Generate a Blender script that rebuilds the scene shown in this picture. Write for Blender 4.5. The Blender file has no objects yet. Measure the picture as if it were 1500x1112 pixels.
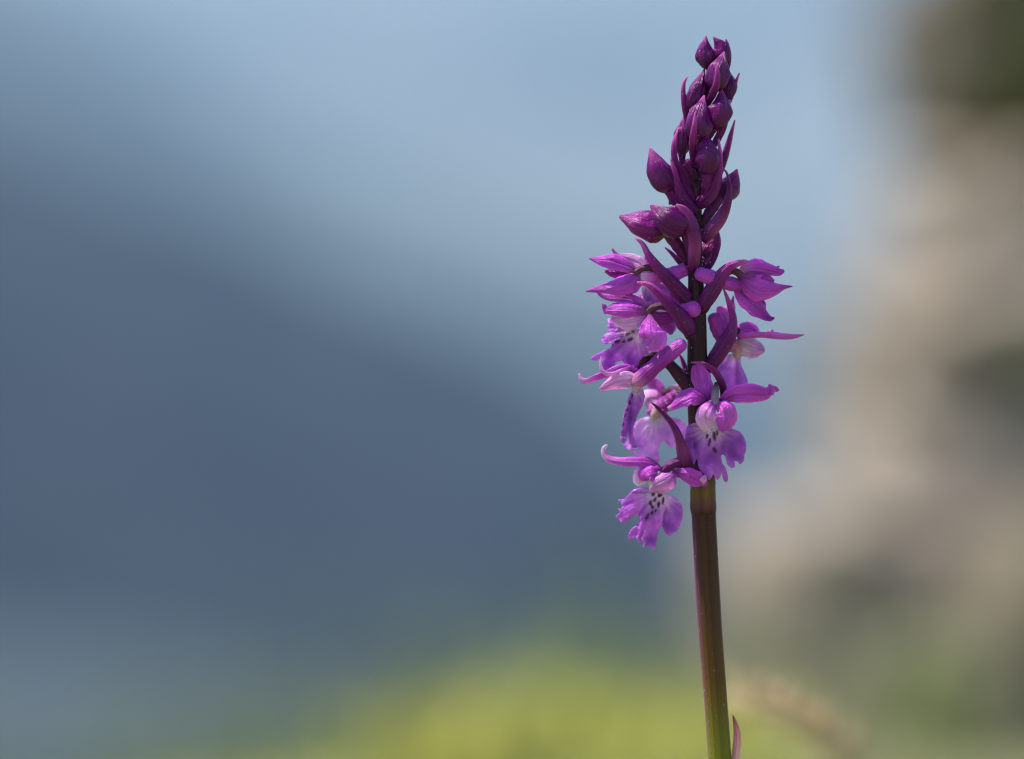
import bpy, math, random
import numpy as np
from mathutils import Vector, noise, geometry
R = math.radians
rng = random.Random(7)
nrg = np.random.RandomState(7)
scene = bpy.context.scene
col = scene.collection

# ------------------------------------------------------------------ camera, sky, sun, exposure
PX = 0.000156            # metres per photograph pixel in the plane of the flower
D = 0.65                 # camera to flower
Z0 = 0.187               # camera height above the meadow
cam = bpy.data.cameras.new('camera')
cam.lens = 100; cam.sensor_width = 36
cam.clip_start = 0.02; cam.clip_end = 30000
cam.dof.use_dof = True
cam.dof.focus_distance = D - 0.003
cam.dof.aperture_fstop = 2.8
cam.dof.aperture_blades = 0
camo = bpy.data.objects.new('camera', cam); col.objects.link(camo)
camo.location = (0, -D, Z0); camo.rotation_euler = (R(90), 0, 0)
scene.camera = camo

SUN_EL, SUN_AZ = R(63), R(-84)      # azimuth clockwise from +Y (away from the camera)
w = bpy.data.worlds.new('World'); scene.world = w; w.use_nodes = True
nt = w.node_tree
sky = nt.nodes.new('ShaderNodeTexSky'); sky.sky_type = 'NISHITA'; sky.sun_disc = False
sky.sun_elevation = SUN_EL; sky.sun_rotation = SUN_AZ
sky.air_density = 1.0; sky.dust_density = 0.6; sky.ozone_density = 1.5; sky.altitude = 800
bg = nt.nodes['Background']; bg.inputs[1].default_value = 0.12
nt.links.new(sky.outputs[0], bg.inputs[0])
sd = Vector((math.sin(SUN_AZ)*math.cos(SUN_EL), math.cos(SUN_AZ)*math.cos(SUN_EL), math.sin(SUN_EL)))
sl = bpy.data.lights.new('sun', 'SUN'); sl.energy = 5.0; sl.angle = R(0.6); sl.color = (1, .95, .87)
so = bpy.data.objects.new('sun', sl); col.objects.link(so)
so.rotation_euler = sd.to_track_quat('Z', 'Y').to_euler()
so.location = sd*50

vs = scene.view_settings
vs.view_transform = 'Standard'; vs.look = 'None'; vs.gamma = 1; vs.use_curve_mapping = False
vs.exposure = 1.15
scene.cycles.use_denoising = True
scene.cycles.filter_width = 1.1
scene.cycles.max_bounces = 8
scene.cycles.volume_bounces = 1
scene.cycles.sample_clamp_indirect = 6

# ------------------------------------------------------------------ helpers
def lin(r, g, b):
    f = lambda c: (c/255/12.92) if c/255 <= 0.04045 else ((c/255+0.055)/1.055)**2.4
    return np.array([f(r), f(g), f(b)])

def P(px, py, d=0.0):
    """photograph pixel + depth (pixels away from the focus plane) -> world point"""
    y = d*PX; k = (D+y)/D
    return np.array([(px-750)*PX*k, y, Z0+(556-py)*PX*k])

def at(px, py, Y):
    """photograph pixel at Y metres from the camera"""
    return np.array([(px-750)*PX*Y/D, Y-D, Z0+(556-py)*PX*Y/D])

def mesh_obj(name, V, F, mat, parent=None, C=None, UV=None, smooth=True):
    me = bpy.data.meshes.new(name)
    me.from_pydata([tuple(v) for v in V], [], [tuple(int(i) for i in f) for f in F])
    if C is not None:
        a = me.attributes.new('Col', 'FLOAT_COLOR', 'POINT')
        c4 = np.ones((len(V), 4), dtype=np.float32); c4[:, :3] = C
        a.data.foreach_set('color', c4.ravel())
    if UV is not None:
        a = me.attributes.new('uvp', 'FLOAT_VECTOR', 'POINT')
        u3 = np.zeros((len(V), 3), dtype=np.float32); u3[:, :2] = UV
        a.data.foreach_set('vector', u3.ravel())
    if smooth:
        me.polygons.foreach_set('use_smooth', [True]*len(me.polygons))
    me.materials.append(mat)
    me.update()
    o = bpy.data.objects.new(name, me); col.objects.link(o)
    if parent is not None: o.parent = parent
    return o

def empty(name, parent=None, loc=(0, 0, 0)):
    o = bpy.data.objects.new(name, None); o.empty_display_size = 0.01
    col.objects.link(o); o.location = loc
    if parent is not None: o.parent = parent
    return o

def tag(o, label=None, cat=None, group=None, kind=None):
    if label: o['label'] = label
    if cat: o['category'] = cat
    if group: o['group'] = group
    if kind: o['kind'] = kind
    return o

def cr(pts, n):
    """Catmull-Rom through rows of pts, chord-length parameter, n samples"""
    p = np.array(pts, float)
    if len(p) == 2:
        t = np.linspace(0, 1, n)[:, None]; return p[0]*(1-t)+p[1]*t
    seg = np.maximum(np.linalg.norm(np.diff(p[:, :3], axis=0), axis=1), 1e-9)
    tt = np.concatenate([[0], np.cumsum(seg)]); tt /= tt[-1]
    m = np.zeros_like(p)
    for i in range(len(p)):
        a, b = max(i-1, 0), min(i+1, len(p)-1)
        m[i] = (p[b]-p[a])/(tt[b]-tt[a])
    out = []
    for t in np.linspace(0, 1, n):
        i = min(max(np.searchsorted(tt, t)-1, 0), len(p)-2)
        h = tt[i+1]-tt[i]; u = (t-tt[i])/h
        out.append((2*u**3-3*u**2+1)*p[i]+(u**3-2*u**2+u)*h*m[i]+(-2*u**3+3*u**2)*p[i+1]+(u**3-u**2)*h*m[i+1])
    return np.array(out)

def nrm(v):
    return v/np.maximum(np.linalg.norm(v, axis=-1, keepdims=True), 1e-12)

def frames(S):
    T = nrm(np.gradient(S, axis=0))
    view = np.array([0, -1.0, 0])
    W = np.cross(T, view)
    # avoid flips where the tangent runs along the view
    W = nrm(W)
    for i in range(1, len(W)):
        if np.dot(W[i], W[i-1]) < 0: W[i] = -W[i]
    N = nrm(np.cross(W, T))
    if N[len(N)//2][1] > 0: N = -N
    return T, W, N

def ramp(cols, t):
    """cols: list of (pos, rgb)"""
    ps = [c[0] for c in cols]; cs = np.array([c[1] for c in cols])
    return np.stack([np.interp(t, ps, cs[:, k]) for k in range(3)], -1)

# ------------------------------------------------------------------ materials
def mat_new(name):
    m = bpy.data.materials.new(name); m.use_nodes = True
    b = m.node_tree.nodes['Principled BSDF']
    return m, m.node_tree, b

def plant_mat(name, rough, sss, scale, bump, translucent=0.0, coat=0.0, sheen=0.0, spec=0.3):
    m, t, b = mat_new(name)
    N, L = t.nodes, t.links
    a = N.new('ShaderNodeAttribute'); a.attribute_name = 'Col'
    u = N.new('ShaderNodeAttribute'); u.attribute_name = 'uvp'
    tc = N.new('ShaderNodeTexCoord')
    n1 = N.new('ShaderNodeTexNoise'); n1.inputs['Scale'].default_value = 1500; n1.inputs['Detail'].default_value = 4
    L.new(tc.outputs['Object'], n1.inputs['Vector'])
    mp = N.new('ShaderNodeMapping'); mp.inputs['Scale'].default_value = (13, 1.2, 1)
    L.new(u.outputs['Vector'], mp.inputs['Vector'])
    n2 = N.new('ShaderNodeTexNoise'); n2.inputs['Scale'].default_value = 1.0; n2.inputs['Detail'].default_value = 3
    L.new(mp.outputs[0], n2.inputs['Vector'])
    mix = N.new('ShaderNodeMath'); mix.operation = 'MULTIPLY_ADD'
    L.new(n1.outputs['Fac'], mix.inputs[0]); mix.inputs[1].default_value = 0.35
    L.new(n2.outputs['Fac'], mix.inputs[2])
    mr = N.new('ShaderNodeMapRange'); mr.inputs[1].default_value = 0.35; mr.inputs[2].default_value = 1.0
    mr.inputs[3].default_value = 0.80; mr.inputs[4].default_value = 1.22
    L.new(mix.outputs[0], mr.inputs[0])
    mc = N.new('ShaderNodeVectorMath'); mc.operation = 'SCALE'
    L.new(a.outputs['Color'], mc.inputs[0]); L.new(mr.outputs[0], mc.inputs['Scale'])
    L.new(mc.outputs[0], b.inputs['Base Color'])
    b.inputs['Roughness'].default_value = rough
    b.inputs['Specular IOR Level'].default_value = spec
    b.inputs['Subsurface Weight'].default_value = sss
    b.inputs['Subsurface Scale'].default_value = scale
    b.inputs['Subsurface Radius'].default_value = (1.0, 0.45, 1.0)
    b.inputs['Sheen Weight'].default_value = sheen
    b.inputs['Sheen Roughness'].default_value = 0.4
    b.inputs['Coat Weight'].default_value = coat
    bp = N.new('ShaderNodeBump'); bp.inputs['Strength'].default_value = bump; bp.inputs['Distance'].default_value = 0.0006
    L.new(mix.outputs[0], bp.inputs['Height']); L.new(bp.outputs[0], b.inputs['Normal'])
    if translucent:
        tr = N.new('ShaderNodeBsdfTranslucent'); gm = N.new('ShaderNodeGamma'); gm.inputs[1].default_value = 0.5
        L.new(mc.outputs[0], gm.inputs[0]); L.new(gm.outputs[0], tr.inputs[0]); L.new(bp.outputs[0], tr.inputs['Normal'])
        mx = N.new('ShaderNodeMixShader'); mx.inputs[0].default_value = translucent
        L.new(b.outputs[0], mx.inputs[1]); L.new(tr.outputs[0], mx.inputs[2])
        L.new(mx.outputs[0], [q for q in N if q.type == 'OUTPUT_MATERIAL'][0].inputs[0])
    return m

M_PETAL = plant_mat('petal_tissue', 0.36, 0.4, 0.0005, 1.0, translucent=.38, sheen=0.03, spec=.4)
M_LIP = plant_mat('lip_tissue', 0.42, 0.4, 0.0005, 1.0, translucent=.45, sheen=0.05, spec=.35)
M_BUD = plant_mat('bud_tissue', 0.30, 0.12, 0.0004, 1.0, spec=0.2)
M_STALK = plant_mat('stalk_tissue', 0.42, 0.1, 0.0004, 0.7, spec=0.16)

# pigments
MG = lin(192, 68, 194); MGD = lin(150, 36, 150); PK = lin(222, 158, 216); PALE = lin(228, 196, 222)
DP = lin(92, 12, 86); DPT = lin(206, 92, 176); DK = lin(58, 18, 44); BUD = lin(72, 4, 70); BUDH = lin(100, 9, 94)
TAN = lin(206, 176, 168); LV = lin(184, 92, 200); LVD = lin(140, 52, 170); SPOT = lin(78, 10, 76); BR = lin(120, 44, 104)
GREY = lin(140, 110, 140)

# ------------------------------------------------------------------ plant part builders
def sheet(parent, name, pts, roll=0.0, cup=0.3, keel=0.0, cols=None, mat=None, th=1.0, ruf=0.07, seed=0, n=34, nw=25, edge=1.4, curl=0.0):
    """a thick petal / bract swept along pts = [(px, py, depth, half width)]; roll in degrees (number or list)"""
    mat = mat or M_PETAL
    q = cr(pts, n)
    t = np.linspace(0, 1, n)
    S = np.array([P(a[0], a[1], a[2]) for a in q]); hw = np.maximum(q[:, 3], 0.35)*PX
    T, W, N = frames(S)
    rl = np.interp(t, np.linspace(0, 1, len(roll)), roll) if isinstance(roll, (list, tuple)) else np.full(n, float(roll))
    ca, sa = np.cos(np.radians(rl))[:, None], np.sin(np.radians(rl))[:, None]
    W, N = W*ca+N*sa, N*ca-W*sa
    u = np.linspace(-1, 1, nw)
    G = np.zeros((n, nw, 3)); 
    ph = seed*1.7
    for j, x in enumerate(u):
        off = -cup*x*x-keel*abs(x)-curl*abs(x)**4-0.10*math.exp(-(x/0.10)**2)+0.035*math.cos(x*21)*(1-x*x)
        rf = ruf*abs(x)**2.5*(np.sin(t*17+ph+(2.1 if x > 0 else 0))+0.6*np.sin(t*31+ph*2+x*2))
        lat = x*(1+0.06*np.sin(t*23+ph+(1.3 if x > 0 else 0))*min(1, ruf*8))
        wob = 0.05*np.sin(t*9+x*3+ph)
        G[:, j] = S+W*(hw*lat)[:, None]+N*(hw*(off+rf+wob))[:, None]
    du = np.gradient(G, axis=1); dt = np.gradient(G, axis=0)
    NN = nrm(np.cross(du, dt))
    flip = np.sign((NN*N[:, None, :]).sum(-1, keepdims=True)); flip[flip == 0] = 1
    NN = NN*flip
    thk = (th*PX*0.5*(1-0.55*np.abs(u)**3))[None, :]*np.minimum(1, hw/(2.2*PX))[:, None]
    A = G+NN*thk[..., None]; B = G-NN*thk[..., None]
    V = np.concatenate([A.reshape(-1, 3), B.reshape(-1, 3)])
    F = []
    m = n*nw
    for i in range(n-1):
        for j in range(nw-1):
            a = i*nw+j
            F.append((a, a+1, a+nw+1, a+nw)); F.append((m+a, m+a+nw, m+a+nw+1, m+a+1))
    loop = [j for j in range(nw)]+[i*nw+nw-1 for i in range(1, n)]+[(n-1)*nw+j for j in range(nw-2, -1, -1)]+[i*nw for i in range(n-2, 0, -1)]
    for k in range(len(loop)):
        a, b = loop[k], loop[(k+1) % len(loop)]
        F.append((b, a, m+a, m+b))
    cols = cols or [(0, MG), (1, MG)]
    C = ramp(cols, t)[:, None, :]*np.ones((1, nw, 1))
    e = (np.abs(u)**4)[None, :, None]
    C = C*(1+(edge-1)*e)  # brightens the margins, painting the backlit rim into the colour
    mid = np.exp(-(u/0.09)**2)[None, :, None]
    vn = sum(np.exp(-((np.abs(u)-c_)/0.05)**2) for c_ in (0.3, 0.58))[None, :, None]
    C = C*(1-0.26*mid-0.10*vn)
    pn = np.array([[noise.noise(Vector((a_*2.2+seed, b_*4.0, seed*.7))) for a_ in u] for b_ in t])[..., None]
    C = C*(1+0.22*pn)
    C = np.clip(np.concatenate([C.reshape(-1, 3)]*2), 0, 0.9)
    UV = np.stack(np.broadcast_arrays(u[None, :]*0.5+0.5+seed*3.1, t[:, None]), -1).reshape(-1, 2)
    return mesh_obj(name, V, F, mat, parent, C, np.concatenate([UV, UV]))

def tube(parent, name, pts, cols=None, mat=None, nr=16, n=40, ridge=0.0, nridge=6, twist=0.0, flat=1.0, seed=0, cap=True, lump=0.03, side=None):
    """round stalk along pts = [(px, py, depth, radius)]"""
    mat = mat or M_STALK
    q = cr(pts, n); t = np.linspace(0, 1, n)
    S = np.array([P(a[0], a[1], a[2]) for a in q]); r = np.maximum(q[:, 3], 0.3)*PX
    T, W, N = frames(S)
    th = np.linspace(0, 2*math.pi, nr, endpoint=False)
    rings = []
    for i in range(n):
        rr = r[i]*(1+ridge*np.cos(nridge*th+twist*t[i])+lump*np.sin(2*th+t[i]*11+seed)+lump*np.sin(t[i]*27+seed*2))
        rings.append(S[i]+np.outer(np.cos(th)*rr, W[i])+np.outer(np.sin(th)*rr*flat, N[i]))
    tt = list(t)
    if cap:
        pre, post = [], []
        for k in (0.45, 0.8, 0.96):
            c = math.sqrt(1-k*k)
            pre.append((S[0]-T[0]*r[0]*k*0.8)+(rings[0]-S[0])*c)
            post.append((S[-1]+T[-1]*r[-1]*k*0.8)+(rings[-1]-S[-1])*c)
        rings = pre[::-1]+rings+post
        tt = [0]*3+tt+[1]*3
    V = np.concatenate(rings); k = len(rings)
    F = []
    for i in range(k-1):
        for j in range(nr):
            a, b = i*nr+j, i*nr+(j+1) % nr
            F.append((a, b, b+nr, a+nr))
    F.append(tuple(range(nr-1, -1, -1))); F.append(tuple((k-1)*nr+j for j in range(nr)))
    cols = cols or [(0, DK), (1, DK)]
    C = np.repeat(ramp(cols, np.array(tt)), nr, axis=0)
    if side is not None:                       # purple flush of one flank, with its sunlit tone painted in
        Cs = np.repeat(ramp(side, np.array(tt)), nr, axis=0)
        a = np.tile(np.clip(0.5+1.6*(np.cos(th-R(200))-0.62), 0, 1), k)[:, None]
        st = np.tile(np.array([0.85+0.3*noise.noise(Vector((q*3.1, 1.7, 0))) for q in th*3]), k)[:, None]
        C = (C*(1-a)+Cs*a)*st
    UV = np.stack([np.tile(np.abs(th/math.pi-1), k)+seed, np.repeat(np.array(tt)*2, nr)], -1)
    return mesh_obj(name, V, F, mat, parent, C, UV)

def bud(root, base, mid, tip, hw, seed=0, ovary=None, rot=0.0, beak=0.35, cols=None, roundness=1.0):
    """closed flower bud: three sepals wrapped round one another, with the ovary below"""
    g = empty('bud', root)
    n, na = 26, 17; hw *= 1.03
    q = cr([base, mid, tip], n); t = np.linspace(0, 1, n)
    S = np.array([P(*a) for a in q])
    T, W, N = frames(S)
    prof = np.interp(t, [0, .06, .16, .3, .45, .58, .7, .8, .9, .96, 1], [.30, .58, .86, 1.0, .97, .84, .63, .42, .23, .14, .05])
    prof = np.convolve(np.pad(prof, 1, mode='edge'), [.2, .6, .2], 'valid')*hw*PX
    cols = cols or [(0, DP*0.8), (0.25, BUD), (0.8, BUDH), (1, DPT*0.8)]
    for k in range(3):
        c0 = R(rot+k*120); wd = R(74)
        u = np.linspace(-1, 1, na)
        GA = np.zeros((n, na, 3)); GB = np.zeros((n, na, 3))
        for j, x in enumerate(u):
            a = c0+x*wd
            rr = prof*(1.0+0.03*k/2+0.06*math.exp(-(x/0.12)**2)-0.16*abs(x)**3)
            rr = rr*(1+0.035*np.sin(5*a+t*7+seed)+0.03*np.sin(t*16+seed*1.3+k)+np.array([0.15*noise.noise(Vector((math.cos(a)*1.3+seed*2.3, math.sin(a)*1.3, q_*3.2)))+0.06*noise.noise(Vector((math.cos(a)*4+seed, math.sin(a)*4+k, q_*8))) for q_ in t]))
            dirv = W*math.cos(a)+N*math.sin(a)
            tip_push = (0.012*hw*PX*(1-abs(x)))*0
            GA[:, j] = S+dirv*rr[:, None]+tip_push
            GB[:, j] = S+dirv*(np.maximum(rr-1.3*PX, rr*0.5))[:, None]
        V = np.concatenate([GA.reshape(-1, 3), GB.reshape(-1, 3)]); m = n*na; F = []
        for i in range(n-1):
            for j in range(na-1):
                a = i*na+j
                F.append((a, a+1, a+na+1, a+na)); F.append((m+a, m+a+na, m+a+na+1, m+a+1))
        loop = [j for j in range(na)]+[i*na+na-1 for i in range(1, n)]+[(n-1)*na+j for j in range(na-2, -1, -1)]+[i*na for i in range(n-2, 0, -1)]
        for kk in range(len(loop)):
            a, b = loop[kk], loop[(kk+1) % len(loop)]
            F.append((b, a, m+a, m+b))
        C = ramp(cols, t)[:, None, :]*(1+0.25*(np.abs(u)**6)-0.1*np.exp(-(u/0.1)**2))[None, :, None]*rng.uniform(.9, 1.1)
        UV = np.stack(np.broadcast_arrays(u[None, :]*.5+.5+seed+k*5, t[:, None]), -1).reshape(-1, 2)
        mesh_obj('sepal', V, F, M_BUD, g, np.clip(np.concatenate([C.reshape(-1, 3)]*2), 0, .9), np.concatenate([UV, UV]))
    if ovary:
        tube(g, 'ovary', ovary, [(0, DK), (0.5, DP*0.8), (1, DP)], ridge=0.10, nridge=6, twist=5, seed=seed)
    return g

def bract(root, pts, cols=None, roll=0, seed=0, cup=0.55, th=1.8):
    return sheet(root, 'bract', pts, roll=roll, cup=cup, cols=cols or [(0, DP*0.8), (0.4, DP), (0.75, lin(140, 36, 126)), (1, DPT)], mat=M_STALK if False else M_BUD, th=th, seed=seed, n=34, nw=15, ruf=0.03)

def lip(parent, outline, depth, center, spots=(), throat=None, th=1.8, seed=0, pale=26, base=LV, dark=LVD, step=1.7, sub=4, creases=()):
    """three-lobed toothed lip; outline, throat and spots in photograph pixels, depth(px, py) gives its relief"""
    o = np.array(outline, float)
    pts = []
    k = len(o)
    for i in range(k):                                             # softened toothed edge
        p0, p1, p2, p3 = o[i-1], o[i], o[(i+1) % k], o[(i+2) % k]
        for s in range(sub):
            u = s/sub
            c = 0.5*((2*p1)+(p2-p0)*u*0.6+(2*p0-5*p1+4*p2-p3)*u*u*0.3+(3*p1-p0-3*p2+p3)*u**3*0.3)
            lerp = p1*(1-u)+p2*u
            c = 0.6*c+0.4*lerp if False else lerp+(c-lerp)*0.5
            nz = noise.noise(Vector((c[0]*0.21, c[1]*0.21, seed)))
            c = c+nz*0.55
            pts.append(c)
    pts = np.array(pts)
    x0, y0 = pts.min(0); x1, y1 = pts.max(0)
    allp = [Vector((float(a), float(b))) for a, b in pts]
    ne = len(pts)
    edges = [(i, (i+1) % ne) for i in range(ne)]
    yy = y0; row = 0
    while yy < y1:
        xx = x0+(0.5*step if row % 2 else 0)
        while xx < x1:
            allp.append(Vector((xx+rng.uniform(-.15, .15), yy+rng.uniform(-.15, .15)))); xx += step
        yy += step*0.87; row += 1
    vv, _, ff, _, _, _ = geometry.delaunay_2d_cdt(allp, edges, [], 1, 1e-4)
    used = sorted({i for f in ff for i in f}); rm = {a: i for i, a in enumerate(used)}
    X = np.array([(vv[i][0], vv[i][1]) for i in used]); F0 = [tuple(rm[i] for i in f) for f in ff]
    nv = len(X)
    # distance to the edge for thickness and rim
    dist = np.sqrt(((X[:, None, :]-pts[None, ::2, :])**2).sum(-1)).min(1)
    dep = np.array([depth(a, b) for a, b in X])
    throat = throat or center
    rad = np.hypot(X[:, 0]-throat[0], X[:, 1]-throat[1]); ang = np.arctan2(X[:, 1]-throat[1], X[:, 0]-throat[0])
    big = np.array([noise.noise(Vector((a*0.05, b*0.05, seed+3))) for a, b in X])
    vein = np.array([noise.noise(Vector((an*7, rd*0.02, seed+9))) for an, rd in zip(ang, rad)])
    fine = np.array([noise.noise(Vector((a*0.16, b*0.16, seed+5))) for a, b in X])
    dep = dep+big*2.2+vein*1.9*np.minimum(1, rad/20)+fine*0.7
    for (ax, ay, bx, by, amp) in creases:
        a_, b_ = np.array((ax, ay)), np.array((bx, by)); ab = b_-a_
        tq = np.clip(((X-a_)@ab)/(ab@ab), 0, 1)[:, None]
        dd = np.linalg.norm(X-(a_+ab*tq), axis=1)
        dep = dep+amp*np.exp(-(dd/3.4)**2)*np.clip(tq[:, 0]*2.5, 0, 1)
    edge_r = np.exp(-(dist/3.5)**2)
    dep = dep+edge_r*4.5*np.array([noise.noise(Vector((a*0.13, b*0.13, seed+31))) for a, b in X])
    G = np.array([P(a, b, c) for (a, b), c in zip(X, dep)])
    nor = np.zeros_like(G)
    Fa = np.array(F0)
    fn = np.cross(G[Fa[:, 1]]-G[Fa[:, 0]], G[Fa[:, 2]]-G[Fa[:, 0]])
    for k2 in range(3): np.add.at(nor, Fa[:, k2], fn)
    nor = nrm(nor); sgn = np.where(nor[:, 1:2] > 0, -1, 1); nor = nor*sgn
    tk = (th*PX*.5*np.clip(0.35+dist/5, 0, 1))[:, None]
    V = np.concatenate([G+nor*tk, G-nor*tk])
    F = []
    ec = {}
    for f in F0:
        a, b, c = f
        if np.cross(G[b]-G[a], G[c]-G[a])[1] > 0: a, b, c = a, c, b
        F.append((a, b, c)); F.append((nv+a, nv+c, nv+b))
        for e in ((a, b), (b, c), (c, a)): ec[e] = 1
    for (a, b) in list(ec):
        if (b, a) not in ec: F.append((b, a, nv+a, nv+b))
    # pigment: white throat, violet blade with lighter margin, dark purple flecks
    mixd = np.clip(0.5+1.3*big+0.5*vein, 0, 1)[:, None]
    C = base*(1-mixd)+dark*mixd
    C = C*(1+0.22*fine+0.22*vein)[:, None]
    wt = np.exp(-(rad/pale)**2*(1+0.5*vein))[:, None]
    C = C*(1-wt)+PALE*wt
    C = C*(1-0.5*edge_r[:, None])+lin(205, 120, 222)*0.5*edge_r[:, None]
    for s in spots:
        sx, sy = s[0], s[1]; rx = s[2] if len(s) > 2 else 2.0; ry = s[3] if len(s) > 3 else 3.2; an = R(s[4] if len(s) > 4 else 15)
        dx, dy = X[:, 0]-sx, X[:, 1]-sy
        a = dx*math.cos(an)+dy*math.sin(an); b = -dx*math.sin(an)+dy*math.cos(an)
        e = np.clip((1.25-np.sqrt((a/rx)**2+(b/ry)**2)+0.2*fine)*3, 0, 1)[:, None]
        C = C*(1-e)+SPOT*e
    C = np.clip(C, 0, .9)
    UV = np.stack([ang*0.35+seed, rad/100], -1)
    return mesh_obj('lip', V, F, M_LIP, parent, np.concatenate([C, C]), np.concatenate([UV, UV]))

# ------------------------------------------------------------------ the orchid
root = empty('orchid', loc=(0, 0, 0))
tag(root, 'purple flowering orchid spike with dark closed buds above open spotted flowers', 'flower')

STEM = [(1085, 1760, 0, 21), (1072, 1420, 0, 20), (1054, 1112, 0, 17.5), (1047, 1010, 0, 17.2), (1040, 917, 0, 17.2), (1031, 755, 0, 17.7), (1029.5, 712, 0, 17.6),
        (1023, 600, 0, 15.2), (1021.5, 520, 0, 14.2), (1021, 450, 0, 12.6), (1019, 400, 0, 10.8), (1021, 330, 0, 7.2), (1023, 270, 0, 6), (1026, 220, 0, 5), (1032, 170, 0, 4.5), (1038, 125, 0, 3.5), (1043, 92, 0, 2.2)]
G1 = lin(112, 112, 14); G2 = lin(88, 58, 18); G3 = lin(60, 28, 18); G4 = lin(40, 10, 18)
tube(root, 'stem', STEM, [(0, G1), (.36, G1), (.40, lin(108, 104, 24)), (.46, G2), (.53, lin(68, 42, 24)), (.61, G3), (.72, G4), (.85, lin(44, 14, 32)), (1, lin(84, 26, 72))], nr=48, n=220, ridge=0.025, nridge=9, twist=1.5, lump=0.012,
     side=[(0, lin(120, 104, 70)), (.40, lin(122, 100, 76)), (.46, lin(112, 70, 78)), (.55, lin(96, 44, 80)), (.64, lin(78, 26, 62)), (.74, lin(52, 14, 42)), (1, lin(84, 26, 72))])
# sleeve of the lowest bract round the stem
tube(root, 'sheath', [(1029.5, 690, 0, 18.0), (1030, 712, 0, 18.6), (1030.2, 736, 0, 18.8), (1030.6, 743, 0, 19.5), (1031, 748, 0, 18.9), (1031.2, 752, 0, 18.0)],
     [(0, lin(80, 56, 30)), (.5, lin(98, 74, 30)), (.8, lin(92, 50, 46)), (1, G3)], side=[(0, lin(70, 26, 56)), (1, lin(92, 40, 72))], nr=40, n=24, ridge=0.02, nridge=5, cap=False, lump=0.01)
sheet(root, 'leaf_sheath', [(1077, 1300, -6, 12), (1077, 1180, -6, 10), (1076.5, 1112, -4, 7), (1079, 1082, -2, 5.5), (1077, 1062, 0, 3.5), (1073.5, 1048, 2, 0.8)], cup=0.6,
      cols=[(0, lin(140, 110, 70)), (.72, lin(236, 186, 170)), (.9, lin(238, 150, 150)), (1, lin(206, 90, 96))], roll=25, th=2.5)

# --- buds: base, middle, tip (px, py, depth), half width
bud(root, (1037, 101, 2), (1032.5, 76, 0), (1034, 53, -3), 13.5, 1, [(1043, 118, 2, 3), (1037, 98, 2, 4)], 100, roundness=1)
bud(root, (1056, 95, 4), (1056, 70, 2), (1045, 54, -2), 12.8, 2, [(1042, 124, 3, 3), (1056, 92, 4, 4)], 70)
bract(root, [(1052, 122, 4, 2), (1065, 100, 6, 3.5), (1068, 80, 6, 3.2), (1065.5, 64, 4, 2), (1063, 57, 3, 1)], seed=3)
bud(root, (1050, 133, -12), (1052, 108, -20), (1061, 76, -14), 17, 3, [(1037, 152, -3, 4), (1050, 128, -12, 5)], 95)
bract(root, [(1037, 152, -14, 4), (1044, 138, -30, 5.5), (1050, 121, -38, 4.6), (1051, 102, -39, 3), (1047.5, 91.5, -36, 1.2)], seed=4)
bud(root, (1062, 146, 10), (1067, 123, 14), (1064, 98, 8), 12.5, 5, [(1036, 165, 2, 4), (1062, 144, 10, 5)], 30)
bract(root, [(1060, 162, 6, 3), (1068.5, 146, 6, 4.2), (1075, 128, 7, 3), (1083, 107, 6, .9)], seed=6)
bud(root, (1013, 166, 2), (1020, 138, -4), (1032, 101, 0), 14, 7, [(1028, 196, 0, 4), (1012, 162, 2, 6)], 110)
bract(root, [(1019, 205, 0, 4), (1009, 178, -2, 5.5), (1002, 148, -4, 4), (1001.5, 124, -4, 2.5), (1006.5, 112.5, -4, 1)], seed=8)
bud(root, (1047, 188, -14), (1055, 163, -20), (1057, 130, -14), 17, 9, [(1030, 214, -2, 4), (1048, 184, -14, 6)], 80)
bract(root, [(1047, 214, -8, 6), (1060, 190, -13, 7), (1067, 164, -12, 5), (1069, 146, -8, 2)], seed=10, roll=-35)
bud(root, (1028, 206, -18), (1023, 179, -26), (1031.5, 140, -16), 19, 11, [(1024, 244, -4, 4), (1028, 204, -18, 7)], 96)
bract(root, [(1019, 246, -12, 5), (1015.5, 222, -30, 5.5), (1016, 198, -44, 5), (1018, 180, -48, 3.2), (1018, 165, -47, .9)], seed=12)
bud(root, (999, 227, 4), (1000, 203, 2), (1001.5, 170, 2), 12.5, 13, [(1012, 272, 0, 4), (1000, 240, 4, 4.5), (999, 224, 4, 6)], 60)
bract(root, [(1016, 298, -5, 8), (1007, 280, -8, 8.5), (996, 258, -10, 6.5), (988.5, 234, -10, 4.8), (988, 210, -10, 3.8), (994, 187, -8, 1)], seed=14)
bud(root, (1036, 257, -24), (1037, 232, -32), (1032, 192, -24), 16.8, 15, [(1030, 296, -6, 5), (1035, 276, -18, 7.5), (1036, 254, -26, 9)], 90)
bract(root, [(1020, 301, -8, 9), (1032, 293, -18, 10), (1046, 275, -26, 9), (1053, 252, -30, 5.5), (1055, 228, -32, 3.5), (1052.5, 203, -32, .9)], seed=16, cup=.7)
bract(root, [(1050, 262, 4, 5), (1059, 238, 6, 5.5), (1067, 211, 6, 4.4), (1076.5, 176, 4, .9)], seed=17)
tube(root, 'stalk', [(1024, 290, 4, 5), (1014, 262, 2, 6), (1005, 242, 2, 6)], [(0, DK), (1, DP)])
tube(root, 'stalk', [(1019, 262, -6, 5), (1009, 238, -8, 7)], [(0, DK), (1, DP)])
bud(root, (982, 281, -4), (968, 256, -8), (952, 217, -6), 19.5, 18, [(1014, 330, -2, 6), (998, 306, -2, 7.5), (982, 280, -4, 9)], 85)
bract(root, [(1019, 312, -12, 9), (1005, 296, -16, 9.5), (993, 274, -18, 6.5), (988, 250, -18, 4), (982.5, 232, -17, 1)], seed=19, cup=.7)
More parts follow.
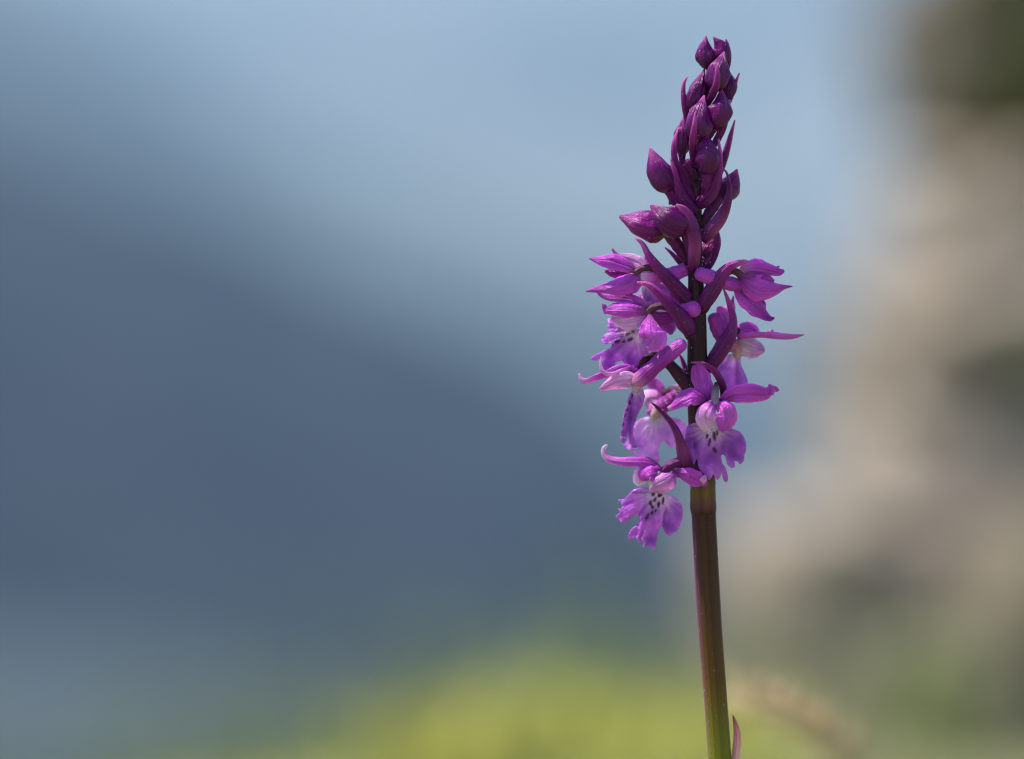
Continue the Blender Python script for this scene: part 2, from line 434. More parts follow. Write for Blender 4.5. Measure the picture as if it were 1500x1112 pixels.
sheet(root, 'bract', [(982, 300, 6, 2.5), (982, 288, 6, 2.2), (984, 279, 6, 1)], cols=[(0, DP), (1, DPT)], mat=M_BUD)
bud(root, (1052, 290, 8), (1069, 272, 12), (1080, 248, 8), 17.5, 20, [(1028, 330, 2, 7), (1040, 310, 6, 8.5), (1053, 289, 8, 9)], 200)
bract(root, [(1027, 352, -10, 9), (1040, 339, -16, 10), (1056, 319, -20, 9), (1066, 296, -20, 6), (1068.5, 272, -18, 3), (1065, 254, -16, 1.6), (1058, 245.5, -15, .8)], seed=21, cup=.7,
      cols=[(0, DP*.8), (.2, BR), (.5, DP), (.8, DP), (1, DPT)])
bud(root, (979, 338, -6), (945, 331, -10), (907, 317, -8), 22, 22, [(1008, 384, -2, 6), (994, 362, -4, 9), (978, 340, -6, 9)], 120, cols=[(0, BUD), (.4, lin(98, 9, 92)), (1, lin(146, 36, 128))])
bud(root, (1008, 333, -24), (982, 323, -32), (953, 301, -26), 23, 23, [(1016, 388, -6, 7), (1012, 362, -16, 9), (1005, 337, -24, 9)], 78, cols=[(0, DP*.55), (.3, lin(72, 6, 70)), (.7, BUD), (1, lin(146, 36, 128))])
bract(root, [(1016.5, 398, -14, 8), (1019, 375, -28, 9.5), (1020, 350, -38, 10), (1013, 325, -44, 11), (1002, 307, -46, 7), (991, 299.5, -46, 1.2)], seed=24, cup=.75, roll=-15,
      cols=[(0, DP*.8), (.3, BR), (.6, DP), (.9, lin(150, 50, 130)), (1, DPT)])
bract(root, [(1031, 398, 4, 6), (1043, 378, 4, 6), (1051, 356, 2, 4.5), (1050.5, 338, 0, 2), (1046, 328, 0, .8)], seed=25, roll=30)
bud(root, (1031, 380, 16), (1040, 360, 18), (1049, 336, 14), 11, 26, [(1024, 402, 8, 5), (1031, 379, 16, 6)], 40, cols=[(0, BUD), (1, lin(160, 40, 130))])
bract(root, [(1010, 402, 6, 4), (997, 385, 8, 4.2), (985, 372, 8, 2.8), (974, 362.5, 8, .8)], seed=27)

def flower():
    return empty('flower', root)

# --- open flower, upper left
f = flower()
tube(f, 'ovary', [(1010, 446, -6, 9), (985, 414, -12, 7), (968, 398, -12, 5.5), (952, 392.5, -10, 5), (940, 394, -8, 5.2), (932, 399, -8, 5.5)], [(0, DK), (.6, DK), (1, lin(90, 50, 70))], ridge=.10, twist=6)
sheet(f, 'sepal', [(934, 397, -8, 4), (918, 389, -14, 10), (900, 382.5, -16, 12.5), (884, 381, -14, 9.5), (872, 380, -10, 4.5), (862, 378.5, -8, .8)], roll=-20, cup=.35, cols=[(0, lin(140, 80, 130)), (.25, MG), (1, MG)], seed=1, ruf=.05)
sheet(f, 'sepal', [(937, 400, -10, 5), (921, 413, -18, 15), (904, 419, -18, 13), (884, 422, -14, 7.5), (858, 427, -8, .8)], roll=-12, cup=.05, keel=.5, cols=[(0, lin(150, 80, 150)), (.2, MG), (1, MG)], seed=2)
sheet(f, 'petal', [(938, 404, -4, 6), (932, 417, -6, 12), (918, 424, -4, 11), (900, 424, 0, 3)], roll=30, cup=.3, cols=[(0, MG), (1, MGD)], seed=3)
sheet(f, 'petal', [(934, 397, -2, 4), (915, 399, 2, 8), (900, 400, 4, 8), (886, 397, 6, 2)], roll=10, cols=[(0, MGD), (1, MGD)], seed=4)
sheet(f, 'sepal', [(944, 396, 4, 4), (936, 386, 8, 10), (920, 379, 12, 8), (906, 375, 14, 4), (896, 364, 16, 1.2)], cols=[(0, PK), (.5, PK), (1, MG)], seed=5)
sheet(f, 'petal', [(950, 396, 10, 5), (950, 385, 14, 6), (946, 375, 16, 2.5)], cols=[(0, MG), (1, MG)], seed=6)
tube(f, 'spur', [(942, 404, -4, 9), (955, 405, -2, 10), (972, 404, 0, 10.5), (988, 401, 2, 11), (1003, 395, 4, 10.2)], [(0, PK), (.25, MG), (.8, MG), (1, MG*.8)], mat=M_PETAL)
lip(f, [(946, 412), (962, 412), (978, 418), (992, 428), (995, 438), (984, 441), (980, 448), (970, 444), (962, 452), (953, 446), (944, 440), (940, 428), (940, 418)], lambda x, y: 8+0.35*(x-946)+0.1*(y-412), (958, 420), throat=(944, 412), pale=14, seed=41)
bract(root, [(1011, 441, -14, 10), (995, 425, -22, 10.5), (980, 409, -26, 9.5), (963, 391, -28, 7.5), (950, 373, -28, 5), (941, 357, -26, 3.2), (931, 349, -25, 1)], seed=28, cup=.7)

# --- flower behind the stem on the left
f = flower()
tube(f, 'spur', [(962, 418, 34, 8), (976, 424, 34, 10), (990, 437, 30, 10.5), (998, 446, 28, 7)], [(0, MG), (1, MG)], mat=M_PETAL)
sheet(f, 'petal', [(966, 424, 32, 6), (956, 432, 30, 12), (952, 444, 30, 12), (958, 458, 32, 5)], cols=[(0, TAN), (.6, lin(190, 160, 160)), (1, MG)], seed=7)
sheet(f, 'sepal', [(960, 442, 34, 6), (944, 436, 36, 7), (928, 440, 38, 4)], cols=[(0, MG), (1, MG)], seed=8)
lip(f, [(962, 446), (985, 440), (1000, 448), (1006, 462), (1001, 478), (994, 476), (988, 486), (976, 484), (968, 490), (956, 480), (952, 464)], lambda x, y: 36+0.2*(y-446), (976, 462), throat=(962, 440), seed=42)
tube(f, 'ovary', [(1014, 440, 10, 6), (1000, 424, 22, 6), (984, 414, 32, 5)], [(0, DK), (1, DP)])

# --- second open flower on the left
f = flower()
tube(f, 'ovary', [(1014, 492, -6, 9), (1001, 472, -14, 8), (988, 456, -18, 6.5), (972, 448.5, -18, 5.2), (957, 450.5, -16, 5), (948, 457, -14, 5.6)], [(0, DK), (.7, DK), (1, lin(96, 56, 76))], ridge=.10, twist=6)
sheet(f, 'sepal', [(951, 456, -14, 4), (938, 445, -12, 8), (925, 438, -8, 8), (908, 436, -4, 6.5), (892, 436, 0, 4.5), (880, 432, 2, 2.6), (869, 419.5, 3, .8)], roll=-10, cup=.35, cols=[(0, lin(150, 84, 150)), (.3, MG), (1, MG)], seed=9)
sheet(f, 'petal', [(949, 457, -18, 4), (932, 453, -24, 10), (914, 452, -24, 12), (899, 452, -20, 10), (889, 453, -14, 6), (884, 450, -10, 2), (883, 444, -8, .8)], roll=-15, cup=.5, cols=[(0, lin(130, 60, 120)), (.3, MG), (1, MG)], seed=10)
sheet(f, 'petal', [(885, 446, -8, 2), (887, 454, -8, 4), (887, 460, -8, 2)], cols=[(0, MG), (1, MG)], seed=30)
sheet(f, 'sepal', [(950, 461, -16, 3), (934, 470, -20, 10.5), (918, 474, -18, 10.5), (904, 470, -14, 6), (895.5, 464.5, -12, 1.5)], roll=15, cup=.3, cols=[(0, MG), (.4, PK), (1, PK)], seed=11, edge=1.3)
sheet(f, 'sepal', [(951.5, 460, -20, 3), (952, 472, -32, 12), (953, 486, -40, 19), (955, 496, -40, 21), (951, 504, -36, 17), (946, 509, -34, 8)], roll=[0, 0, -15, -15], cup=.1, keel=.35, cols=[(0, lin(150, 70, 150)), (.3, MG), (1, lin(196, 90, 204))], seed=12, edge=1.2)
sheet(f, 'petal', [(956, 470, 2, 5), (968, 477, 4, 9), (980, 482, 4, 8), (984, 490, 4, 2)], cols=[(0, MG), (1, MG)], seed=13)
tube(f, 'spur', [(952, 462, -8, 7), (968, 466, -5, 8.5), (988, 463, -2, 10), (1004, 456, -8, 12.5), (1017, 452.5, -16, 12.4)], [(0, MGD), (.4, MGD), (.8, MG), (1, MG)], mat=M_PETAL, flat=.8)
lip(f, [(936, 482), (922, 482), (910, 478), (902, 469), (896, 466), (889, 468), (893, 475), (888, 478), (893, 484), (889, 487), (883, 493), (880.5, 502), (890, 504), (898, 503), (893, 510), (882, 515), (871, 520), (864.5, 526), (872, 528), (884, 523), (882, 530), (878, 537), (879, 546), (886, 550), (899, 548), (912, 546), (908, 538), (901, 533), (910, 528), (915, 533), (914, 541), (922, 546), (933, 547), (944, 540), (949, 528), (950, 512), (946, 496), (941, 486)],
    lambda x, y: -6+abs((x-925)*0.55+(y-487)*0.84)*0.0+0.35*abs((y-487)-(925-x)*0.55)*1.0+0.1*(925-x), (922, 507), throat=(932, 486), pale=17, seed=43,
    spots=[(920, 489, 4, 2, -28), (911, 492, 3.2, 2, -28), (927, 486, 2.6, 1.8, -28), (904, 500, 4.2, 2.2, -25), (923, 497, 4.5, 2.4, -28), (914, 500, 2.3, 1.9, -28), (897, 505, 2, 1.6, 0)])
bract(root, [(1013.5, 492, -16, 8), (1007, 478, -24, 13), (996, 462, -30, 10.5), (981, 447, -34, 8), (966, 431, -36, 6), (950, 417.5, -34, 4), (933, 413.5, -32, 1.2)], seed=29, cup=.7)

# --- third flower on the left, seen from the side below
f = flower()
tube(f, 'ovary', [(1014, 573, 2, 9), (1000, 556, 2, 9.5), (984, 537, 2, 8.5), (968, 524, -2, 6.5), (954, 522, -8, 5.5), (944, 528, -12, 5.5), (938, 538, -12, 5)], [(0, DK), (.7, DK), (1, DK)], ridge=.10, twist=6)
tube(f, 'spur', [(931, 560, -16, 10), (941, 553, -18, 12), (955, 540, -20, 12.3), (974, 523, -22, 11.6), (990, 511, -22, 11), (998, 504.5, -22, 9.6)], [(0, lin(196, 120, 170)), (.2, MGD), (.6, MGD), (1, MG)], mat=M_PETAL)
sheet(f, 'petal', [(932, 548, -8, 6), (916, 542, -10, 9), (901, 545, -12, 8), (887, 549, -12, 5.5), (872, 554, -10, 5), (858, 559, -8, 4.6), (851, 556, -6, 3.4), (848, 547, -4, 1)], roll=20, cup=.3, cols=[(0, MG), (.6, MG), (1, PK)], seed=14, edge=1.3)
sheet(f, 'sepal', [(935, 557, -18, 7), (920, 557, -22, 12.5), (904, 560, -22, 12), (889, 566, -18, 7), (877.5, 571, -16, 1.2)], roll=10, cup=.35, cols=[(0, lin(215, 160, 190)), (.3, PK), (1, lin(216, 126, 204))], seed=15)
sheet(f, 'sepal', [(932, 540, -4, 5), (914, 544, -16, 5), (898, 549, -24, 4), (884, 546, -26, 3.2), (879, 534, -24, 2.2), (880.5, 522, -22, .8)], roll=30, cup=.4, cols=[(0, MG), (.6, PK), (1, PK)], seed=16, edge=1.3)
tube(f, 'column', [(938, 555, -14, 7), (933, 564, -16, 7.5), (931, 571, -16, 6)], [(0, lin(190, 120, 160)), (.5, TAN), (1, lin(206, 160, 190))], mat=M_PETAL)
lip(f, [(929, 571), (922, 578), (919, 590), (914, 604), (911.5, 620), (909, 638), (910, 646), (914.5, 650), (918, 642), (920, 636), (922, 650), (927, 656), (933.5, 655), (932, 648), (927, 638), (928, 626), (934, 608), (942, 592), (944.5, 580), (942, 571), (936, 568)],
    lambda x, y: -14+0.12*(y-571)+6*math.exp(-((x-(926-(y-571)*0.06))/3.2)**2)-0.2*(x-930), (928, 590), throat=(932, 568), pale=12, seed=44, base=lin(160, 76, 184), dark=lin(126, 52, 150),
    spots=[(926, 581, 1.8, 3, 10), (922, 590, 1.8, 3.4, 10), (919, 599, 1.5, 3, 10), (915.5, 609, 1.3, 2.6, 8), (913, 622, 1.3, 2.6, 6)])
bract(root, [(1008, 556, 12, 4), (1004, 540, 14, 4), (999, 526, 14, 2.4), (995, 519, 14, 1)], seed=31, cols=[(0, DP), (1, MG)])
bract(root, [(982, 528, -2, 4), (971, 515, -6, 3.6), (962, 507, -8, 2.2), (957, 503, -8, .8)], seed=32)

# --- pale flower behind, lower left
f = flower()
tube(f, 'ovary', [(1014, 590, 14, 8), (998, 576, 30, 8), (984, 572, 42, 6.5), (973, 577, 48, 5.5)], [(0, DK), (1, DK)])
tube(f, 'spur', [(960, 604, 44, 8), (970, 596, 42, 11), (982, 588, 38, 12), (992, 578, 34, 10)], [(0, TAN), (.3, MGD), (1, MGD)], mat=M_PETAL)
sheet(f, 'sepal', [(972, 582, 50, 5), (964, 570, 54, 10), (955, 562, 56, 10), (946, 560, 56, 3)], cols=[(0, MG), (1, lin(200, 100, 200))], seed=17, roll=10)
sheet(f, 'petal', [(966, 590, 46, 5), (957, 584, 46, 13), (950, 586, 46, 14), (943, 594, 48, 7)], cols=[(0, MG), (.5, PK), (1, PALE)], seed=18, cup=.6)
sheet(f, 'petal', [(972, 588, 44, 5), (962, 594, 42, 10), (955, 602, 42, 9), (948, 606, 44, 3)], cols=[(0, PK), (1, MG)], seed=19, cup=.6)
sheet(f, 'sepal', [(976, 578, 50, 5), (990, 570, 54, 6), (1002, 566, 58, 4)], cols=[(0, PK), (1, MG)], seed=20)
tube(f, 'column', [(964, 598, 40, 6), (959, 607, 42, 6), (957, 613, 44, 4)], [(0, lin(206, 150, 180)), (1, lin(214, 186, 180))], mat=M_PETAL)
lip(f, [(958, 611), (948, 611), (938, 614), (929, 622), (924, 632), (922, 644), (914, 652), (922, 660), (931, 659), (940, 655), (935, 662), (926, 662), (930, 668), (940, 672), (950, 676), (958, 672), (964.5, 680), (967, 668), (964, 660), (968, 648), (973, 645), (978, 652), (984, 657), (990, 651), (996, 652), (1002, 642), (1006, 630), (1004, 620), (995, 614), (982, 612), (970, 609)],
    lambda x, y: 44+0.10*(y-611)+0.25*abs(x-962), (962, 634), throat=(960, 610), pale=20, seed=45, base=lin(232, 156, 238), dark=lin(212, 120, 226), step=2.4)  # backlit glow painted into this lip's lighter colours

# --- front flower, centre right
f = flower()
tube(f, 'ovary', [(1028, 640, -8, 7), (1052, 628, -2, 6), (1058, 604, -14, 5.5), (1055, 588, -22, 6)], [(0, DK), (1, DK)])
sheet(f, 'sepal', [(1038, 587, -26, 5), (1032, 572, -24, 12.5), (1026.5, 556, -20, 14.5), (1022, 543, -18, 12), (1019.5, 534, -17, 5)], roll=15, cup=.35, cols=[(0, MGD), (.4, MG), (1, MG)], seed=21)
bract(root, [(1060, 592, -12, 6), (1059, 576, -18, 6), (1055, 560, -26, 6), (1046, 545, -32, 5), (1034, 535, -36, 3.5), (1023, 532, -38, 2), (1012, 531, -38, .8)], seed=33, roll=30)
tube(f, 'column', [(1047, 592, -34, 6.4), (1047, 580, -34, 5.8), (1048, 569, -30, 4.8), (1049, 562, -28, 3)], [(0, GREY), (.5, lin(120, 96, 120)), (1, DK)], mat=M_STALK, ridge=.08, nridge=3)
sheet(f, 'sepal', [(1037, 588, -30, 5), (1026, 580, -40, 13), (1012, 577, -46, 15), (998, 583, -46, 13), (987, 593, -42, 7), (978, 598, -40, 3)], roll=-35, cup=.15, keel=.35, cols=[(0, MGD), (.4, MG), (.9, MG), (1, PK)], seed=22)
sheet(f, 'sepal', [(1057, 588, -30, 5), (1072, 580, -38, 12), (1090, 577, -42, 14.5), (1108, 577.5, -40, 13.5), (1122, 577, -36, 10), (1130, 571.5, -34, 6), (1135, 570, -32, 4.5), (1140, 573, -30, 2.5)], roll=-18, cup=.25, cols=[(0, MGD), (.3, MG), (.85, MG), (1, lin(205, 100, 200))], seed=23, ruf=.04)
sheet(f, 'sepal', [(1128, 578, -36, 5), (1130, 570, -34, 5), (1126.5, 563, -34, 1.5)], roll=20, cols=[(0, MG), (1, lin(205, 100, 200))], seed=24)
sheet(f, 'petal', [(1046, 590, -38, 6), (1039, 598, -52, 13), (1034, 610, -56, 15.5), (1036, 622, -52, 13.5), (1044, 632, -46, 6)], roll=-10, cup=.42, cols=[(0, MG), (.3, lin(204, 110, 202)), (.65, PK), (1, PALE)], seed=25)
sheet(f, 'petal', [(1052, 590, -38, 8), (1062, 598, -50, 15), (1066, 611, -52, 16), (1061, 623, -50, 13), (1056, 632, -48, 3)], roll=10, cup=.45, cols=[(0, MG), (.5, lin(200, 88, 196)), (1, MG)], seed=26)
lip(f, [(1030, 617), (1022.6, 619), (1014, 620), (1006.4, 624.5), (1004, 636), (1002.5, 650), (1005, 664), (1008.5, 676), (1011.5, 679.5), (1013.5, 677), (1016, 680), (1021.5, 671), (1022, 680), (1025, 688), (1030, 693), (1035.5, 699), (1037.5, 703), (1041, 701), (1045, 694), (1048, 700), (1051, 703), (1054, 700), (1056.5, 692), (1059, 700), (1061, 705.5), (1065, 706), (1066.5, 699), (1064, 688), (1058, 679), (1056, 671), (1058, 665.5), (1061.5, 668), (1063.6, 674), (1066, 681), (1072, 686), (1076.5, 684), (1075.4, 676), (1080, 676), (1084, 680.5), (1089.5, 675), (1090, 666), (1092.7, 661), (1092.5, 648), (1089, 639), (1083, 632), (1072, 628), (1060, 622), (1045, 618)],
    lambda x, y: -40+0.12*(y-617)-9*math.exp(-((x-1043)/9)**2)+0.012*(x-1045)**2*0.6, (1044, 645), throat=(1043, 625), pale=20, seed=46, creases=[(1016, 628, 1022, 674, 6), (1061, 634, 1057, 668, 6), (1040, 660, 1045, 690, 3)],
    spots=[(1035.5, 628, 2.4, 1.7, 0), (1041.6, 629, 2.2, 1.5, 10), (1036.2, 639, 2, 3.6, 15), (1040, 647, 1.9, 4.6, 12), (1046, 639, 2.2, 6.5, -6), (1050, 634, 1.6, 4, -4), (1046.5, 659, 2.6, 4.6, -25), (1038.5, 652, 1.6, 2, 0)])

# --- lowest flower, left
f = flower()
tube(f, 'ovary', [(1026, 694, -12, 9), (1012, 684, -20, 9), (999, 678, -26, 8.5), (985, 680, -30, 7.5), (975, 688, -30, 6.5), (970, 694, -28, 5)], [(0, DK), (.6, DP*.8), (1, DP)], ridge=.07, twist=7)
sheet(f, 'sepal', [(970, 689, -30, 4), (960, 680, -34, 7), (946, 675, -38, 8.5), (926, 674.5, -40, 8), (908, 674, -38, 7), (896, 672, -36, 6.5), (887.5, 666, -34, 5.5), (885.5, 657, -32, 3.8), (890, 651.5, -30, 1.6)], roll=-30, cup=.55, cols=[(0, MGD), (.5, MG), (.75, lin(205, 106, 200)), (1, PALE)], seed=27, edge=1.25)
sheet(f, 'sepal', [(972, 690, -32, 5), (962, 690, -42, 12), (951, 692, -48, 14), (944, 697, -46, 12), (946, 705, -44, 4)], roll=-25, cup=.2, keel=.15, cols=[(0, MGD), (.5, MG), (1, MG)], seed=28)
sheet(f, 'petal', [(950, 686, -32, 6), (942, 692, -36, 10), (939, 701, -36, 11), (941, 711, -34, 7)], roll=20, cup=.5, cols=[(0, MG), (.6, PK), (1, PALE)], seed=34)
sheet(f, 'petal', [(990, 694, -34, 4), (984, 703, -44, 13), (974, 710, -50, 15), (962, 715, -50, 11), (952, 719, -48, 3)], roll=20, cup=.42, cols=[(0, MG), (.3, lin(200, 120, 196)), (1, lin(210, 140, 204))], seed=35)
sheet(f, 'sepal', [(985, 693, -30, 4), (996, 694, -36, 8), (1010, 698, -40, 12), (1022, 704, -40, 12), (1030, 708, -38, 7), (1034, 713, -36, 1.5)], roll=-15, cup=.3, cols=[(0, MGD), (.4, MG), (1, MG)], seed=36, edge=1.25)
sheet(f, 'sepal', [(1027, 706, -42, 4), (1031, 702, -44, 4.5), (1033.5, 696, -42, 1.2)], cols=[(0, PK), (1, PK)], seed=37)
tube(f, 'column', [(962, 694, -36, 7), (959, 704, -36, 9), (958, 714, -34, 7)], [(0, TAN), (1, lin(226, 204, 190))], mat=M_PETAL)
lip(f, [(955, 716), (943.5, 714.6), (934, 715.5), (926, 719), (920, 726), (914, 731.5), (905.5, 732), (909, 736), (912, 741), (909, 745.5), (905.5, 745), (908.5, 750), (903.5, 754), (902, 757.5), (907, 761), (910.5, 766.5), (916, 764.5), (922, 761.5), (927.5, 756), (934, 754), (937, 757), (936.5, 763), (933.5, 769), (927, 773), (922, 779), (919.5, 785), (920.5, 789), (925, 791), (929, 787.5), (932, 787), (933, 791), (936.5, 795.5), (939, 794), (942, 791.5), (943.5, 795), (942, 800), (945, 802), (951, 799.5), (954, 801), (957.5, 807), (960, 803), (961.5, 795), (962, 785), (965.7, 774), (969.5, 770), (971.5, 775), (974, 781), (979, 785), (983, 784), (987, 780), (991, 779), (994, 774), (997, 768), (999, 760), (1000, 750), (999, 741), (995, 734), (989.6, 729), (984, 726), (977, 724), (966, 719)],
    lambda x, y: -36-8*math.exp(-(((x-962)+(y-716)*0.25)/10)**2)+0.0065*(x-955)**2+0.10*(y-716), (956, 748), throat=(966, 722), pale=22, seed=47, base=lin(196, 98, 204), creases=[(950, 728, 934, 756, 5), (976, 734, 969, 770, 6), (950, 760, 938, 792, 3)],
    spots=[(957, 724, 2.2, 3.4, 25), (965, 726, 2, 2.6, 20), (959.2, 732, 2, 3.8, 25), (953.4, 736.5, 2.2, 4, 10), (964.3, 738.5, 2.4, 4.6, 10), (970.8, 733, 1.8, 5.6, 8), (955.5, 742.5, 1.9, 3, 15), (959.7, 748, 2, 2.6, 30), (955, 751.5, 1.9, 3.2, 20), (948, 757.5, 2.2, 5.2, 25), (968, 725, 1.6, 2.5, 0)])
bract(root, [(1004, 683, -34, 9), (1001, 664, -42, 9.5), (996, 645, -46, 6.5), (988, 626, -48, 4.6), (974, 608, -48, 3.2), (963, 597, -48, 2.2), (953.5, 589, -47, .8)], seed=38, cup=.7, cols=[(0, DP*.8), (.2, BR), (.6, DP), (1, DP*.8)])

# --- flower on the right, half behind
f = flower()
tube(f, 'ovary', [(1038, 540, 2, 8), (1052, 512, 6, 8), (1068, 490, 10, 7), (1080, 484, 14, 5.5)], [(0, DK), (1, DK)], ridge=.10)
sheet(f, 'petal', [(1066, 484, 18, 5), (1063, 472, 20, 11), (1058, 460, 20, 11), (1052, 449, 18, 3)], roll=15, cup=.3, cols=[(0, MG), (.5, lin(210, 110, 210)), (1, MG)], seed=39)
sheet(f, 'petal', [(1064, 466, 22, 6), (1070, 452, 24, 8), (1073, 442, 24, 3), (1074.5, 433, 24, .8)], cols=[(0, PK), (1, MG)], seed=40)
tube(f, 'spur', [(1072, 508, 14, 9), (1062, 499, 12, 11.5), (1053, 482, 10, 12), (1046, 466, 8, 10)], [(0, lin(190, 110, 150)), (.4, MGD), (1, MGD)], mat=M_PETAL)
sheet(f, 'petal', [(1078, 490, 14, 4), (1090, 482, 20, 9), (1101, 482, 22, 9), (1110, 488, 22, 4)], roll=-10, cup=.5, cols=[(0, MG), (1, MG)], seed=48)
sheet(f, 'sepal', [(1081, 496, 6, 3), (1088, 495, 2, 5.5), (1104, 492.5, 0, 6.5), (1124, 493, 0, 7), (1144, 495, 0, 7.2), (1162, 495, 0, 5.6), (1178, 490.5, 0, .8)], roll=-50, cup=.5, cols=[(0, MG), (.5, lin(206, 88, 200)), (1, lin(214, 100, 205))], seed=49, edge=1.3)
sheet(f, 'sepal', [(1124, 490, 14, 5), (1130, 486, 14, 3), (1132, 482.5, 14, 1)], cols=[(0, MG), (1, DPT)], seed=50)
sheet(f, 'petal', [(1078, 500, 14, 6), (1090, 505, 12, 14), (1104, 509, 12, 15), (1115, 512, 14, 11), (1120, 514, 16, 4)], roll=10, cup=.6, cols=[(0, lin(190, 110, 150)), (.3, lin(200, 160, 180)), (1, lin(200, 120, 194))], seed=51)
tube(f, 'column', [(1076, 502, 16, 7), (1079, 513, 18, 7.5), (1080, 522, 20, 5)], [(0, lin(190, 100, 140)), (1, lin(212, 172, 168))], mat=M_PETAL)
lip(f, [(1080, 518), (1068, 519), (1058, 528), (1050, 538), (1046, 547), (1052, 552), (1056, 550), (1058, 560), (1062, 571), (1068, 574), (1074, 568), (1080, 570), (1088, 568), (1096, 564), (1094, 553), (1089, 542), (1085, 530), (1086, 521)],
    lambda x, y: 18+0.1*(y-518)+(6*math.exp(-((x-1077)/4)**2)), (1070, 545), throat=(1080, 516), pale=16, seed=52, base=lin(196, 106, 214), dark=lin(184, 90, 204))
bract(root, [(1041, 536, -8, 10), (1052, 520, -12, 11), (1063, 503, -14, 11), (1071, 488, -14, 9), (1074.5, 468, -12, 5.5), (1069, 446, -10, 4), (1060, 423, -8, 1)], seed=53, cup=.7)
# --- flower on the right, upper
f = flower()
tube(f, 'ovary', [(1028, 452, -8, 9), (1045, 428, -12, 7), (1060, 404, -14, 6), (1070, 397, -12, 5), (1080, 399, -8, 5.5), (1088, 406, -6, 6)], [(0, DK), (.7, DK), (1, lin(96, 60, 80))], ridge=.10, twist=6)
tube(f, 'spur', [(1090, 420, -2, 9), (1072, 416, -4, 10.5), (1052, 411, -10, 11), (1036, 405, -16, 11.5), (1026, 401.5, -20, 10.4)], [(0, MGD), (.5, MG), (1, MG)], mat=M_PETAL)
sheet(f, 'sepal', [(1083, 402, -8, 4), (1094, 396, -14, 11), (1108, 393, -16, 13), (1122, 395, -14, 10), (1134, 398, -10, 7.5), (1143, 399, -8, 5.5), (1149, 397, -6, 2)], roll=-20, cup=.4, cols=[(0, lin(200, 130, 190)), (.4, MG), (1, MG)], seed=54)
sheet(f, 'petal', [(1110, 392, 0, 8), (1126, 394, 2, 5), (1136, 393, 3, 3), (1142, 390, 4, .8)], cols=[(0, MG), (1, MG)], seed=55)
sheet(f, 'petal', [(1086, 405, -12, 4), (1100, 402, -18, 8), (1116, 406, -18, 8), (1126, 408, -16, 6), (1134, 412, -14, 3)], roll=20, cup=.4, cols=[(0, lin(160, 90, 150)), (.5, MGD), (1, MG)], seed=56)
sheet(f, 'sepal', [(1083, 407, -12, 4), (1094, 415, -20, 14), (1107, 422, -24, 21), (1122, 425, -22, 18), (1137, 424, -16, 10), (1148, 421, -12, 4), (1161, 419.5, -10, .8)], roll=-12, cup=.1, keel=.4, cols=[(0, MGD), (.4, MG), (1, lin(196, 76, 190))], seed=57)
sheet(f, 'sepal', [(1079, 414, -2, 6), (1089, 430, -6, 13), (1101, 443, -8, 14.5), (1112, 454, -6, 12), (1122, 463, -4, 7), (1129, 466.5, -2, 4), (1134.5, 465.5, 0, 1.2)], roll=15, cup=.3, cols=[(0, MGD), (.4, MG), (1, MGD)], seed=58, ruf=.08)
sheet(f, 'petal', [(1104, 440, 2, 6), (1114, 446, 2, 8), (1119, 456, 2, 3)], cols=[(0, MGD), (1, MGD)], seed=59)
bract(root, [(1027, 452, -16, 10), (1036, 438, -22, 11.5), (1048, 419, -26, 11.5), (1059, 401, -28, 9), (1070, 390, -28, 6.5), (1082, 385.5, -26, 4.4), (1091, 383.5, -24, 3.4), (1096, 383, -23, 1.4)], seed=60, cup=.7)

# pollen specks caught on the stem and the petals
ico_v = np.array([(0, 0, 1), (.89, 0, .45), (.28, .85, .45), (-.72, .53, .45), (-.72, -.53, .45), (.28, -.85, .45), (.72, .53, -.45), (-.28, .85, -.45), (-.89, 0, -.45), (-.28, -.85, -.45), (.72, -.53, -.45), (0, 0, -1)])
ico_f = [(0, 1, 2), (0, 2, 3), (0, 3, 4), (0, 4, 5), (0, 5, 1), (1, 6, 2), (2, 7, 3), (3, 8, 4), (4, 9, 5), (5, 10, 1), (6, 7, 2), (7, 8, 3), (8, 9, 4), (9, 10, 5), (10, 6, 1), (11, 7, 6), (11, 8, 7), (11, 9, 8), (11, 10, 9), (11, 6, 10)]
V, F = [], []
def speck(c, r):
    k = len(V)
    V.extend(c+ico_v*r); F.extend(tuple(i+k for i in f3) for f3 in ico_f)
sq = cr(STEM, 400)
for _ in range(150):
    a = sq[rng.randrange(130, 360)]; th = rng.uniform(0, 2*math.pi)
    speck(P(a[0]+math.cos(th)*a[3]*1.0, a[1], -math.sin(th)*a[3]*1.0), rng.uniform(.3, .75)*PX)
tops = [o for o in root.children_recursive if o.type == 'MESH' and o.name.split('.')[0] in ('lip', 'sepal', 'petal', 'ovary', 'bract')]
for o in tops:
    vs_ = o.data.vertices
    for _ in range(rng.randint(1, 5) if not o.name.startswith('lip') else 14):
        v = vs_[rng.randrange(len(vs_)//2)]
        speck(np.array(v.co), rng.uniform(.25, .6)*PX)
mp_, _, bp_ = mat_new('pollen_grain'); bp_.inputs['Base Color'].default_value = (.75, .66, .5, 1); bp_.inputs['Roughness'].default_value = .5
po = mesh_obj('pollen', np.array(V), F, mp_, root); po['kind'] = 'stuff'

exec_background = True
